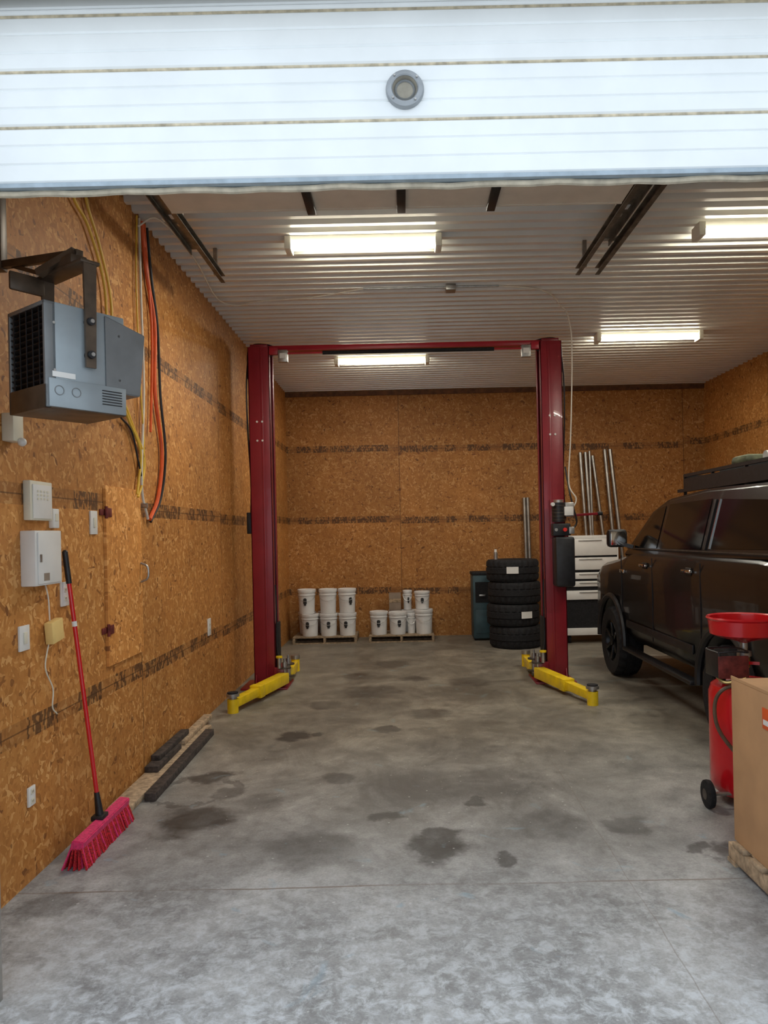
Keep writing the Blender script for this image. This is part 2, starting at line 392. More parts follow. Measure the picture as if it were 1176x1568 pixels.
b = MB('floor'); b.bb(-9, 12, -12, YB + .1, -.12, 0, M_floor); b.done(keep_origin=True)
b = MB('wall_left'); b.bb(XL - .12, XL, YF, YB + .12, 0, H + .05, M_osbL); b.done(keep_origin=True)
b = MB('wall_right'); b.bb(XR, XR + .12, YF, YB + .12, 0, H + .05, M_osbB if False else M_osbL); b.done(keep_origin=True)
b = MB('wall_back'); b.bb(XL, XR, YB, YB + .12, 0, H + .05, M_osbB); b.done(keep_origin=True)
b = MB('wall_front')
b.bb(XL - .12, -1.62, YF - .12, YF, 0, H + .05, M_siding)
b.bb(1.62, XR + .12, YF - .12, YF, 0, H + .05, M_siding)
b.bb(-1.62, 1.62, YF - .12, YF, 3.80, H + .05, M_siding)
b.done(keep_origin=True)
b = MB('trim_1'); b.bb(-1.62, 1.62, YF - .135, YF - .02, 3.725, 3.80, M_trimT); b.done()
b = MB('trim_2'); b.bb(XL, XR, YB - .03, YB, H - .13, H - .055, M_brown); b.done()

# corrugated ceiling: white ribs; darker colour paints shade into pans and far rib sides
b = MB('ceiling'); p = .152
RD = .048
def cstrip(y0, z0_, y1, z1_, mat):
    if y0 >= YB: return
    b.poly([(XL, y0, z0_), (XL, min(y1, YB), z1_), (XR, min(y1, YB), z1_), (XR, y0, z0_)], mat)
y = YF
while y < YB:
    cstrip(y, H, y + .060, H, M_ceilShade)
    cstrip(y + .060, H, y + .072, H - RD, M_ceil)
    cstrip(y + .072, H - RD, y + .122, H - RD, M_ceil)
    cstrip(y + .122, H - RD, y + .134, H, M_ceilShade)
    cstrip(y + .134, H, y + p, H, M_ceilShade)
    y += p
b.bb(XL - .12, XR + .12, YF - .12, YB + .12, H + .05, H + .12, M_siding)
b.done(keep_origin=True, ang=20)

# ------------------------------------------------------------------ overhead door
b = MB('door_1')
YD = 2.70
zb = 3.085
def strip(profile, x0, x1, mat):
    for (a, c) in zip(profile, profile[1:]):
        b.poly([(x0, a[0], a[1]), (x1, a[0], a[1]), (x1, c[0], c[1]), (x0, c[0], c[1])], mat)
edges = [3.085, 3.295, 3.50, 3.705, 3.82]
for z0, z1 in zip(edges, edges[1:]):
    zm = (z0 + z1) / 2
    strip([(YD + .000, z0 + .005), (YD - .006, z0 + .012), (YD - .008, zm - .04), (YD - .003, zm - .034), (YD - .008, zm - .028),
           (YD - .008, zm + .028), (YD - .003, zm + .034), (YD - .008, zm + .04), (YD - .007, z1 - .012), (YD - .000, z1 - .005)], -1.6, 1.6, M_doorW)
    strip([(YD - .000, z1 - .005), (YD - .0035, z1 - .003), (YD - .0035, z1 + .003), (YD - .000, z1 + .005)], -1.6, 1.6, M_groove)
arc = [(YD + .26 - .26 * math.cos(a), 3.70 + .26 * math.sin(a)) for a in [k * math.pi / 2 / 8 for k in range(9)]]
outer = [(YD + .004, 3.70)] + arc + [(4.80, 3.96)]
arc2 = [(YD + .26 - .21 * math.cos(a), 3.70 + .21 * math.sin(a)) for a in [k * math.pi / 2 / 8 for k in range(9)]]
inner = [(YD + .05, zb)] + arc2 + [(4.80, 3.91)]
strip(outer[1:], -1.48, 1.48, M_doorW); strip(inner, -1.48, 1.48, M_doorB)
b.bb(-1.48, 1.48, 4.80, 4.815, 3.905, 3.965, M_doorB)
for yy in (3.55, 4.15): b.bb(-1.48, 1.48, yy, yy + .008, 3.903, 3.912, M_darksteel)
for xx in (-.56, .03, .62):
    b.bb(xx - .028, xx + .028, 4.5, 4.84, 3.885, 3.909, M_black, bev=.003)
b.bb(-1.6, 1.6, YD - .010, YD + .055, 3.070, 3.088, M_alu, bev=.003)
b.tube([(x, YD + .02 + .004 * math.sin(x * 9), 3.060 + .003 * math.sin(x * 23)) for x in [-1.6 + .1 * i for i in range(33)]], .012, M_trimT, sub=2)
b.done()
b = MB('exhaust_port')
Mx = Matrix.Translation((.04, YD - .008, 3.398)) @ Matrix.Rotation(R(90), 4, 'X')
b.lathe([(.046, .002), (.046, .018), (.050, .022), (.066, .018), (.070, .010), (.070, 0)], M_port, Mx, 48)
b.lathe([(.0455, .017), (.040, .003), (.03, .002), (0, .002)], M_portin, Mx, 40)
b.lathe([(.040, .003), (.034, .010), (.030, .003)], M_port, Mx, 40)
for k in range(4):
    a = k * math.pi / 2 + .7
    b.cyl((.04 + .058 * math.cos(a), YD - .034, 3.398 + .058 * math.sin(a)), (.04 + .058 * math.cos(a), YD - .026, 3.398 + .058 * math.sin(a)), .004, M_steel, 8)
b.done()
def track(name, x, sgn, extra=False):
    b = MB(name); z = 4.0
    def chan(xc, y0, y1, zc, mat):
        b.bb(xc - .003, xc + .003, y0, y1, zc - .030, zc + .030, mat)
        b.bb(xc, xc - sgn * .035, y0, y1, zc - .032, zc - .026, mat)
        b.bb(xc, xc - sgn * .035, y0, y1, zc + .026, zc + .032, mat)
    chan(x, 2.95, 6.33, z, M_track)
    b.bb(x + sgn * .03, x + sgn * .09, 2.95, 5.75, z + .035, z + .042, M_track)
    b.bb(x + sgn * .087, x + sgn * .093, 2.95, 5.75, z - .01, z + .042, M_track)
    for yy in (3.9, 5.2, 6.2):
        b.bb(x + sgn * .002, x + sgn * .034, yy, yy + .035, z, H - .049, M_steel)
    b.bb(x - sgn * .02, x + sgn * .07, 5.12, 5.19, z + .03, z + .13, M_white, bev=.005)
    b.bb(x - .02 + sgn * .08, x + .02 + sgn * .08, 2.78, 2.83, 0.0, 3.72, M_steel)
    pts = [(x + sgn * .04, 2.80, 3.65), (x + sgn * .03, 2.83, 3.85), (x, 2.90, 3.96), (x, 3.0, 4.0)]
    b.tube(pts, .018, M_track)
    if extra:
        chan(x + .17, 2.95, 6.33, z, M_track)
        b.bb(x, x + .2, 5.7, 5.75, z + .03, z + .045, M_steel)
    b.done()
track('garage_door_track', -1.53, -1)
track('garage_door_track', 1.57, 1, True)

# ------------------------------------------------------------------ lights
def fixture(x0, x1, y, power):
    b = MB('fluorescent_light'); zt = H - RD - .001
    b.prism([(-.07, 0), (-.045, -.045), (.045, -.045), (.07, 0)], x0, x1, M_fixture, Matrix.Translation((0, y, zt)) @ Matrix.Rotation(R(90), 4, 'Z') @ Matrix.Scale(-1, 4, (0, 1, 0)))
    for xe in (x0, x1):
        s = 1 if xe == x0 else -1
        b.bb(xe - s * .035, xe + s * .02, y - .085, y + .085, zt - .11, zt, M_fixture, bev=.008)
    for dy in (-.038, .038):
        b.cyl((x0 + .02, y + dy, zt - .068), (x1 - .02, y + dy, zt - .068), .016, M_tube, 16)
    b.done()
    ld = bpy.data.lights.new('tube_light', 'AREA'); ld.shape = 'RECTANGLE'; ld.size = x1 - x0 - .1; ld.size_y = .08; ld.energy = power; ld.color = (1, .955, .85)
    lo = bpy.data.objects.new('tube_light', ld); scene.collection.objects.link(lo); lo.location = ((x0 + x1) / 2, y, zt - .092)
fixture(-.89, .33, 6.05, 44)
fixture(2.46, 3.70, 5.95, 44)
fixture(2.50, 3.76, 9.20, 38)
fixture(-.87, .37, 10.15, 38)

b = MB('ceiling_conduit'); zc = H - .060
b.cyl((-.35, 7.28, zc), (1.0, 7.28, zc), .010, M_steel, 10)
b.bb(.47, .57, 7.22, 7.34, 4.165, H - .049, M_steel, bev=.005)
b.tube([(1.0, 7.28, zc), (1.4, 7.4, zc), (1.6, 7.6, zc - .01), (1.70, 7.8, zc - .02)], .008, M_whW)
b.tube([(-.35, 7.28, zc), (-.9, 7.45, zc - .02), (-1.46, 7.6, zc), (-1.7, 7.68, zc - .01), (-1.84, 7.4, zc - .02), (-1.78, 6.4, zc), (-1.82, 5.6, zc), (-1.93, 5.45, 4.1)], .007, M_whW)
b.done()
b = MB('wall_cables'); xo = -1.955
b.tube([(xo, 5.6, 4.2), (xo, 5.69, 3.83), (xo, 5.85, 3.47), (xo, 5.82, 2.94), (xo, 5.96, 2.48), (xo, 5.85, 2.11), (xo, 5.64, 1.92)], .016, M_orW)
b.tube([(xo, 5.72, 4.2), (xo, 5.80, 3.83), (xo, 5.92, 3.47), (xo, 5.95, 2.94), (xo, 6.05, 2.48), (xo, 5.92, 2.11), (xo, 5.66, 1.90)], .011, M_black)
b.tube([(xo, 5.66, 4.2), (xo, 5.72, 3.8), (xo, 5.78, 3.4), (xo, 5.74, 2.9), (xo, 5.70, 2.6)], .010, M_orW)
b.tube([(xo, 5.55, 4.2), (xo, 5.55, 3.64), (xo, 5.57, 2.9), (xo, 5.48, 2.19), (xo, 5.6, 1.92)], .010, M_whW)
b.tube([(xo, 5.50, 4.2), (xo, 5.46, 3.64), (xo, 5.50, 2.9), (xo, 5.55, 2.5), (xo, 5.5, 2.2)], .007, M_yelW)
b.tube([(xo, 4.35, 4.15), (xo, 4.42, 3.86), (xo, 4.64, 3.75), (xo, 4.87, 3.45), (xo, 4.92, 2.94), (xo, 5.23, 2.64), (xo, 5.47, 2.43), (xo, 5.42, 2.2), (xo, 5.38, 2.1)], .010, M_yelW)
b.tube([(xo, 4.55, 4.15), (xo, 4.62, 3.9), (xo, 4.8, 3.7), (xo, 4.97, 3.4), (xo, 5.0, 2.94), (xo, 5.3, 2.62), (xo, 5.54, 2.40), (xo, 5.5, 2.2), (xo, 5.40, 2.08)], .010, M_yelW)
b.tube([(xo, 5.1, 2.62), (xo, 5.3, 2.55), (xo, 5.42, 2.35), (xo, 5.5, 2.2)], .007, M_black)
b.done()

# ------------------------------------------------------------------ heater
Mh = rotz((-1.48, 3.05, 0), 53.1)
b = MB('unit_heater', Mh)
L, W, z0, z1 = .37, .32, 2.33, 2.78
b.bb(.03, L, 0, W, z0 + .02, z1, M_heat, bev=.006)
b.bb(.0, .05, 0, .018, z0 + .0, z1, M_heatD, bev=.004); b.bb(.0, .05, W - .018, W, z0, z1, M_heatD, bev=.004)
b.bb(.0, .05, 0, W, z1 - .018, z1, M_heatD, bev=.004); b.bb(.0, .05, 0, W, z0, z0 + .10, M_heatB, bev=.004)
b.bb(.028, .034, .01, W - .01, z0 + .08, z1 - .01, M_black)
for k in range(13):
    zz = z0 + .115 + k * .026
    b.box((.014, W / 2, zz), (.022, W - .03, .003), M_black, rot=(0, 28, 0))
for k in range(5): b.bb(.002, .006, .05 + k * .055, .054 + k * .055, z0 + .1, z1 - .015, M_black)
b.bb(.02, L, -.002, W, z0, z0 + .02, M_heatB, bev=.003)
b.bb(.012, L - .002, -.008, .004, z0 + .004, z0 + .125, M_heat, bev=.003)
for kx in (.055, .13): b.lathe([(.021, 0), (.021, .002), (.018, .002), (.018, 0)], M_heatD, Matrix.Translation((kx, -.0085, z0 + .075)) @ Matrix.Rotation(R(90), 4, 'X'), 24)
for k in range(6): b.bb(.25, .345, -.0105, -.0075, z0 + .04 + k * .012, z0 + .044 + k * .012, M_black)
b.bb(.03, .13, -.004, .001, z0 + .132, z0 + .155, M_white)
for (sx, sz) in ((.04, z1 - .09), (.34, z1 - .09), (.04, z0 + .16), (.34, z0 + .16)): b.cyl((sx, -.004, sz), (sx, .002, sz), .006, M_steel, 10)
b.prism([(L - .10, z1 - .008), (L + .105, z1 - .06), (L + .075, z0 + .10), (L - .10, z0 + .10)], -.004, W - .02, M_heatD, bev=.004)
for yy, s in ((-.02, -1), (W + .02, 1)):
    b.prism([(.17, 2.52), (.215, 2.52), (.225, 2.98), (.165, 2.98)], yy - .006, yy + .006, M_heatB)
    for zz in (2.575, 2.72):
        b.cyl((.19, yy - .02, zz), (.19, yy + .02, zz), .017, M_black, 16); b.cyl((.19, yy - .028, zz), (.19, yy - .018, zz), .009, M_steel, 8)
b.bb(.15, .24, -.03, W + .03, 2.975, 2.99, M_heatB, bev=.003)
b.bb(.02, .18, W + .01, W + .03, 2.90, 2.985, M_heatB, bev=.01)
b.bar((.12, W * .85, 2.98), (.20, W * .3, 3.06), .04, .03, M_heatB)
b.bb(.155, .235, .06, .20, 2.99, 3.035, M_heatB, bev=.008)
b.M = Matrix.Identity(4)
b.bar((-1.955, 3.60, 3.13), (-1.42, 3.27, 3.05), .035, .035, M_heatB, bev=.003)
b.bb(-1.979, -1.93, 3.56, 3.62, 3.10, 3.62, M_heatB, bev=.004)
b.bar((-1.94, 3.60, 3.14), (-1.62, 3.40, 3.00), .02, .02, M_heatB)
b.tube([(-1.35, 3.42, 2.42), (-1.45, 3.7, 2.45), (-1.7, 4.3, 2.55), (-1.95, 4.9, 2.62)], .008, M_black)
b.done()

# ------------------------------------------------------------------ left wall items
def wbox(name, y0, y1, z0, z1, t, mat, fn=None):
    b = MB(name); b.bb(XL, XL + t, y0, y1, z0, z1, mat, bev=.006)
    if fn: fn(b)
    b.done()
def f_sensor(b): b.sph((XL + .07, 3.68, 2.27), .022, M_white)
wbox('motion_sensor', 3.62, 3.72, 2.27, 2.41, .06, M_cream, f_sensor)
def f_p1(b):
    b.bb(XL + .04, XL + .046, 3.83, 4.03, 1.89, 2.07, M_white, bev=.002)
    for k in range(3):
        for j in range(4): b.bb(XL + .046, XL + .049, 3.87 + j * .035, 3.885 + j * .035, 1.99 + k * .02, 2.0 + k * .02, M_cream)
wbox('control_panel_box', 3.81, 4.05, 1.88, 2.09, .04, M_cream, f_p1)
wbox('thermostat', 4.08, 4.15, 1.84, 1.95, .03, M_white, lambda b: b.bb(XL + .03, XL + .033, 4.10, 4.13, 1.88, 1.92, M_cream))
def f_p2(b):
    b.bb(XL + .08, XL + .088, 3.79, 4.04, 1.545, 1.815, M_white, bev=.004)
    b.bb(XL + .088, XL + .091, 3.80, 3.82, 1.66, 1.70, M_steel)
    b.bb(XL + .088, XL + .089, 3.84, 3.90, 1.56, 1.60, M_cardg)
wbox('electrical_panel_box', 3.77, 4.06, 1.535, 1.825, .08, M_white, f_p2)
def plate(name, y, z, w=.075, h=.12, sw=True):
    b = MB(name); b.bb(XL, XL + .012, y - w / 2, y + w / 2, z - h / 2, z + h / 2, M_white, bev=.003)
    if sw: b.bb(XL + .012, XL + .018, y - .015, y + .015, z - .03, z + .03, M_cream, bev=.002)
    else:
        for dz in (-.025, .025): b.bb(XL + .012, XL + .015, y - .016, y + .016, z + dz - .014, z + dz + .014, M_cream, bev=.002)
        for dz in (-.025, .025):
            for dy in (-.006, .006): b.bb(XL + .015, XL + .0155, y + dy - .0015, y + dy + .0015, z + dz - .006, z + dz + .006, M_black)
    b.done()
plate('light_switch', 4.66, 1.88, .10, .15)
plate('wall_outlet', 4.24, 1.46, .09, .14, False)
plate('light_switch', 3.78, 1.27, .10, .13)
plate('wall_outlet', 3.82, .44, .07, .10, False)
plate('wall_outlet', 7.35, .87, .10, .17, False)
b = MB('sticky_note_with_cord'); b.box((XL + .03, 4.06, 1.27), (.045, .13, .12), M_note, rot=(8, 0, 0), bev=.004)  # yellow sticky note joined with the charger cords
b.tube([(XL + .015, 4.00, 1.53), (XL + .015, 4.03, 1.45), (XL + .015, 4.04, 1.33)], .004, M_whW)
b.tube([(XL + .015, 4.03, 1.22), (XL + .015, 3.98, 1.08), (XL + .015, 4.06, .95), (XL + .015, 4.05, .85), (XL + .015, 4.1, .80)], .004, M_cream)
b.done()
b = MB('wall_access_hatch')
b.bb(XL, XL + .018, 4.83, 5.47, .93, 2.13, M_osbHatch)
for zz in (1.17, 1.95):
    b.bb(XL + .018, XL + .026, 4.84, 4.91, zz - .03, zz + .03, M_hinge, bev=.003)
    b.bb(XL, XL + .010, 4.76, 4.83, zz - .02, zz + .02, M_hinge, bev=.003)
    b.cyl((XL + .02, 4.83, zz - .04), (XL + .02, 4.83, zz + .04), .010, M_hinge, 10)
b.tube([(XL + .02, 5.44, 1.45), (XL + .07, 5.44, 1.48), (XL + .07, 5.44, 1.56), (XL + .02, 5.44, 1.59)], .008, M_steel)
b.cyl((XL + .0, 5.52, 2.02), (XL + .05, 5.52, 2.02), .02, M_steel, 14)
b.done(keep_origin=True)

# broom
b = MB('push_broom')
top = Vector((-1.955, 4.22, 1.69)); bot = Vector((-1.81, 4.27, .16))
b.cyl(bot, top, .0125, M_redp, 14); d = (top - bot).normalized()
b.cyl(top - d * .17, top + d * .01, .016, M_black, 14); b.sph(top + d * .01, .016, M_black)
b.cyl(top - d * .42, top - d * .39, .0145, M_white, 14)
b.cyl(bot - d * .03, bot + d * .14, .026, M_black, 14, r2=.015)
b.prism([(-.035, .10), (.035, .10), (.045, .145), (-.02, .155)], 3.93, 4.60, M_pink, Matrix.Translation((-1.80, 0, 0)), bev=.006)
b.box((-1.81, 4.27, .155), (.07, .09, .03), M_black, bev=.006)
for i in range(60):
    for j in range(5):
        y = 3.935 + i * .0112 + random.uniform(-.003, .003); x = -1.828 + j * .014
        ex = (j - 2.2) * .018 + random.uniform(-.006, .006); ey = random.uniform(-.008, .008) + (i - 29) * .0004
        b.cyl((x + ex, y + ey, .001), (x, y, .11), .0058, M_bris if (i + j) % 5 else M_pink, 5, r2=.0055)
b.done()

b = MB('lumber_stack')
b.bar((-1.875, 4.72, .022), (-1.885, 6.75, .022), .15, .04, M_woodL, bev=.003)
b.bar((-1.745, 4.92, .028), (-1.775, 6.55, .028), .075, .055, M_woodD, bev=.003)
b.bar((-1.90, 5.40, .064), (-1.91, 6.0, .064), .10, .042, M_woodD, bev=.003)
b.bar((-1.92, 5.55, .105), (-1.92, 6.3, .105), .07, .038, M_woodD, bev=.003)
b.bar((-1.90, 6.1, .062), (-1.91, 7.0, .062), .08, .036, M_woodL, bev=.003)
b.done()

# ------------------------------------------------------------------ two post lift
b = MB('two_post_car_lift')
YL = 8.50; HC = 3.97
def column(xc, s):
    w = .25; dpt = .30; t = .012
    xo = xc - s * w / 2; xi = xc + s * w / 2
    b.bb(xo, xo + s * t, YL, YL + dpt, .02, HC, M_red, bev=.003)
    b.bb(xo, xi, YL, YL + t, .02, HC, M_red, bev=.003)
    b.bb(xo, xi, YL + dpt - t, YL + dpt, .02, HC, M_red, bev=.003)
    for y0, y1 in ((YL, YL + .07), (YL + dpt - .07, YL + dpt)):
        b.bb(xi - s * t, xi, y0, y1, .02, HC, M_red, bev=.003)
    b.bb(xc - .012 + s * .03, xc + .012 + s * .03, YL - .006, YL + .002, .05, HC - .02, M_red, bev=.003)
    b.bb(xc - .27, xc + .20 if s < 0 else xc + .27, YL - .10, YL + .42, .0, .02, M_red, bev=.004)
    for gx in (-.10, .10): b.prism([(0, .02), (0, .16), (-.07, .02)], xc + gx - .005, xc + gx + .005, M_red, Matrix.Translation((0, YL, 0)) @ Matrix.Rotation(R(90), 4, 'Z') @ Matrix.Scale(-1, 4, (0, 1, 0)))
    for bx in (-.14, .14):
        for by in (-.06, .36): b.cyl((xc + bx, YL + by, .0), (xc + bx, YL + by, .05), .014, M_steel, 8)
    for zz in (3.10, 2.88):
        for dx in (-.03, .03): b.cyl((xc + dx, YL - .010, zz), (xc + dx, YL, zz), .012, M_white, 10)
    b.bb(xc - s * .07, xc + s * .105, YL + .03, YL + .27, .12, .95, M_darksteel, bev=.006)
    b.bb(xi - s * .02, xi + s * .10, YL - .02, YL + .32, .10, .24, M_red, bev=.01)
    b.bb(xi - s * .0, xi + s * .02, YL + .02, YL + .28, .24, .75, M_rub, bev=.008)
    for py in (YL + .02, YL + .28):
        px = xi + s * .10
        b.cyl((px, py, .06), (px, py, .30), .028, M_steel, 16)
        b.cyl((px, py, .085), (px, py, .10), .075, M_darksteel, 20); b.cyl((px, py, .225), (px, py, .24), .075, M_darksteel, 20)
        b.cyl((px, py, .30), (px, py, .34), .012, M_steel, 10)
    px = xi + s * .10
    P0 = Vector((px, YL - .02, .125)); P1 = Vector((xc - s * .11, 7.36, .095))
    dd = (P1 - P0).normalized()
    b.bar(P0, P0 + dd * .68, .125, .12, M_yel, bev=.006)
    b.bar(P0 + dd * .55, P1, .095, .085, M_yel, bev=.005)
    b.bar(P0 + dd * .60, P0 + dd * .70, .135, .13, M_yel, bev=.006)
    b.cyl(P1 - Vector((0, 0, .095)), P1 + Vector((0, 0, .045)), .055, M_yel, 24)
    b.cyl(P1 + Vector((0, 0, .045)), P1 + Vector((0, 0, .07)), .04, M_steel, 20)
    b.cyl(P1 + Vector((0, 0, .07)), P1 + Vector((0, 0, .10)), .065, M_steel, 24)
    b.cyl(P1 + Vector((0, 0, .10)), P1 + Vector((0, 0, .112)), .055, M_rub, 24)
    Q0 = Vector((px, YL + .30, .125)); Q1 = Vector((px - s * .03, YL + 1.05, .10)); e = (Q1 - Q0).normalized()
    b.bar(Q0, Q0 + e * .5, .11, .11, M_yel, bev=.006); b.bar(Q0 + e * .4, Q1, .08, .075, M_yel, bev=.005)
    b.cyl(Q1 - Vector((0, 0, .10)), Q1 + Vector((0, 0, .06)), .055, M_yel, 20); b.cyl(Q1 + Vector((0, 0, .06)), Q1 + Vector((0, 0, .11)), .06, M_steel, 20)
    b.cyl((xi + s * .05, YL - .05, .24), (xi + s * .05, YL - .05, .36), .022, M_steel, 14)
    b.cyl((xi + s * .05, YL - .05, .36), (xi + s * .05, YL - .05, .38), .038, M_yel, 18)
    b.bb(xc - .10, xc + .10, YL + .02, YL + .28, HC, HC + .035, M_red, bev=.004)
    b.lathe([(.03, -.012), (.065, -.012), (.058, 0), (.065, .012), (.03, .012)], M_black, Matrix.Translation((xc + s * .10, YL + .15, HC - .02)) @ Matrix.Rotation(R(90), 4, 'X'), 28)
    b.tube([(xc - s * .14, YL + .1, HC - .35), (xc - s * .14, YL + .1, HC - .05), (xc - s * .08, YL + .1, HC + .045), (xc + s * .06, YL + .1, HC + .05), (xc + s * .17, YL + .1, HC + .02), (xc + s * .26, YL + .1, HC + .0)], .011, M_black)
    b.tube([(xc - s * .14, YL + .1, HC - .1), (xc - s * .155, YL + .05, 3.5), (xc - s * .15, YL + .05, 3.0), (xc - s * .135, YL + .1, 2.4), (xc - s * .14, YL + .05, 1.9)], .010, M_black)
    b.tube([(xi + s * .015, YL + .01, 1.2), (xi + s * .025, YL - .01, .9), (xi + s * .02, YL - .0, .5), (xi + s * .05, YL, .3)], .009, M_black)
column(-1.645, 1); column(1.755, -1)
b.bb(-1.55, 1.66, YL + .08, YL + .19, 3.94, 4.00, M_redB, bev=.005)
b.bb(-1.55, 1.66, YL + .05, YL + .08, 3.935, 3.945, M_redB)
b.cyl((-1.40, YL + .03, 3.895), (1.55, YL + .03, 3.895), .011, M_redB, 10)
b.cyl((-.90, YL + .03, 3.895), (1.10, YL + .03, 3.895), .022, M_rub, 18)
for xx in (-1.36, 1.47):
    b.bb(xx - .055, xx + .055, YL - .005, YL + .06, 3.79, 3.93, M_steel, bev=.005)
    b.bb(xx - .035, xx + .035, YL - .012, YL - .004, 3.83, 3.89, M_white)
b.bb(-1.52, -1.42, YL + .0, YL + .06, 3.88, 3.96, M_redB, bev=.004); b.bb(1.53, 1.62, YL + .0, YL + .06, 3.88, 3.96, M_redB, bev=.004)
b.bb(1.70, 1.86, YL - .04, YL, 1.68, 2.12, M_red, bev=.005)
b.cyl((1.78, YL - .12, 1.86), (1.78, YL - .12, 2.08), .075, M_black, 24); b.cyl((1.78, YL - .12, 2.08), (1.78, YL - .12, 2.11), .055, M_steel, 24)
for k in range(5): b.cyl((1.78, YL - .12, 1.88 + k * .04), (1.78, YL - .12, 1.888 + k * .04), .080, M_darksteel, 24)
b.bb(1.85, 1.95, YL - .16, YL - .04, 1.92, 2.08, M_steel, bev=.006); b.bb(1.83, 1.93, YL - .21, YL - .15, 1.93, 2.03, M_white, bev=.004)
b.cyl((1.70, YL - .21, 2.06), (1.70, YL - .17, 2.06), .022, M_white, 14)
b.bb(1.70, 1.90, YL - .19, YL - .05, 1.70, 1.84, M_black, bev=.01); b.cyl((1.83, YL - .22, 1.77), (1.83, YL - .18, 1.77), .022, M_ledr, 16)
b.cyl((1.73, YL - .22, 1.77), (1.73, YL - .18, 1.77), .018, M_steel, 16); b.bb(1.88, 1.94, YL - .2, YL - .1, 1.72, 1.80, M_steel, bev=.004)
b.bb(1.71, 1.93, YL - .26, YL - .03, 1.12, 1.69, M_black, bev=.03)
b.cyl((1.86, YL - .14, 1.69), (1.86, YL - .14, 1.72), .022, M_ledr, 12)
b.tube([(1.92, YL - .1, 1.75), (1.99, YL - .1, 1.85), (1.96, YL - .1, 2.0), (1.92, YL - .08, 2.2), (1.90, YL + .03, 2.5)], .010, M_black)
b.bar((1.88, YL + .0, 1.93), (2.30, YL + .1, 1.95), .03, .03, M_red, bev=.004)
b.cyl((2.28, YL + .1, 1.95), (2.34, YL + .1, 1.95), .022, M_rub, 12)
b.bb(-1.83, -1.77, YL + .04, YL + .14, 1.80, 2.05, M_black, bev=.008)
b.tube([(1.72, 7.84, 4.18), (1.84, 8.0, 4.13), (1.93, 8.2, 3.9), (1.95, 8.33, 3.4), (1.93, 8.36, 2.8), (1.9, 8.36, 2.3), (1.98, 8.36, 2.12), (1.93, 8.36, 2.0)], .008, M_whW)
b.done()

# ------------------------------------------------------------------ pallets / buckets
def pallet(x0, x1, y0, y1):
    b = MB('wooden_pallet')
    for k in range(6):
        yy = y0 + (y1 - y0 - .09) * k / 5
        b.bb(x0, x1, yy, yy + .09, .095, .115, M_wood, bev=.003)
    for xx in (x0, (x0 + x1) / 2 - .02, x1 - .04): b.bb(xx, xx + .04, y0, y1, .018, .095, M_wood, bev=.003)
    for yy in (y0, (y0 + y1) / 2 - .045, y1 - .09): b.bb(x0, x1, yy, yy + .09, 0, .018, M_wood)
    b.done()
pallet(-1.84, -.80, 11.86, 12.50)
pallet(-.60, .46, 11.86, 12.50)
def bucket(x, y, z, r=.145, h=.365, logo=True, ang=0):
    b = MB('plastic_bucket'); M = Matrix.Translation((x, y, z))
    b.lathe([(0, 0), (r * .86, 0), (r * .875, .01), (r * .95, h * .74), (r * 1.02, h * .75), (r * 1.02, h * .78), (r * .96, h * .79), (r * .97, h * .86), (r * 1.03, h * .87), (r * 1.03, h * .90), (r * .98, h * .91)], M_bucket, M, 36)
    b.lathe([(r * 1.0, h * .90), (r * 1.05, h * .91), (r * 1.05, h * .985), (r * 1.02, h), (r * .95, h), (r * .93, h * .975), (0, h * .975)], M_bucket, M, 36)
    b.tube([(x + r * 1.02 * math.cos(a), y + r * 1.04 * math.sin(a), z + h * .80 - .11 * math.sin((a + math.pi))) for a in [-math.pi + k * math.pi / 8 for k in range(9)]], .003, M_steel, seg=5, sub=2)
    if logo:
        for (dx, dz, w, hh) in ((0, .52, .26, .20), (0, .40, .17, .10), (0, .62, .17, .06)):
            n = 4
            for k in range(n):
                a0 = -math.pi / 2 + ang + (k - n / 2) * w / n * 1.6; a1 = a0 + w / n * 1.6
                rr = r * .955 + .002
                b.poly([(x + rr * math.cos(a0), y + rr * math.sin(a0), z + h * (dz - hh / 2)), (x + rr * math.cos(a1), y + rr * math.sin(a1), z + h * (dz - hh / 2)),
                        (x + rr * math.cos(a1), y + rr * math.sin(a1), z + h * (dz + hh / 2)), (x + rr * math.cos(a0), y + rr * math.sin(a0), z + h * (dz + hh / 2))], M_logo)
    b.done()
zp = .116; yb = 12.05
for x in (-1.575, -1.265, -.955): bucket(x, yb, zp, ang=random.uniform(-.5, .5))
for x in (-1.62, -1.27, -.955): bucket(x, yb, zp + .366, h=.40, ang=random.uniform(-.5, .5), logo=x != -1.27)
bucket(-1.66, 12.36, zp, logo=False); bucket(-1.33, 12.36, zp, logo=False)
bucket(-.44, yb, zp, h=.38); bucket(-.13, yb, zp, ang=.2); bucket(.30, yb, zp, h=.40, logo=False); bucket(.095, 12.10, zp, r=.07, h=.33, logo=False)
bucket(.06, 12.36, zp, r=.13, h=.36, logo=False); bucket(-.18, 12.36, zp, r=.1, h=.36, logo=False); bucket(.34, 12.37, zp, r=.12)
bucket(.04, 12.36, zp + .361, r=.075, h=.33, ang=.2); bucket(.28, yb + .02, zp + .401, r=.125, h=.29)
b = MB('cardboard_carton'); b.box((-.17, 12.32, zp + .361 + .145), (.20, .20, .29), M_cardg, bev=.004); b.bb(-.27, -.07, 12.215, 12.22, zp + .50, zp + .56, M_wood); b.done()

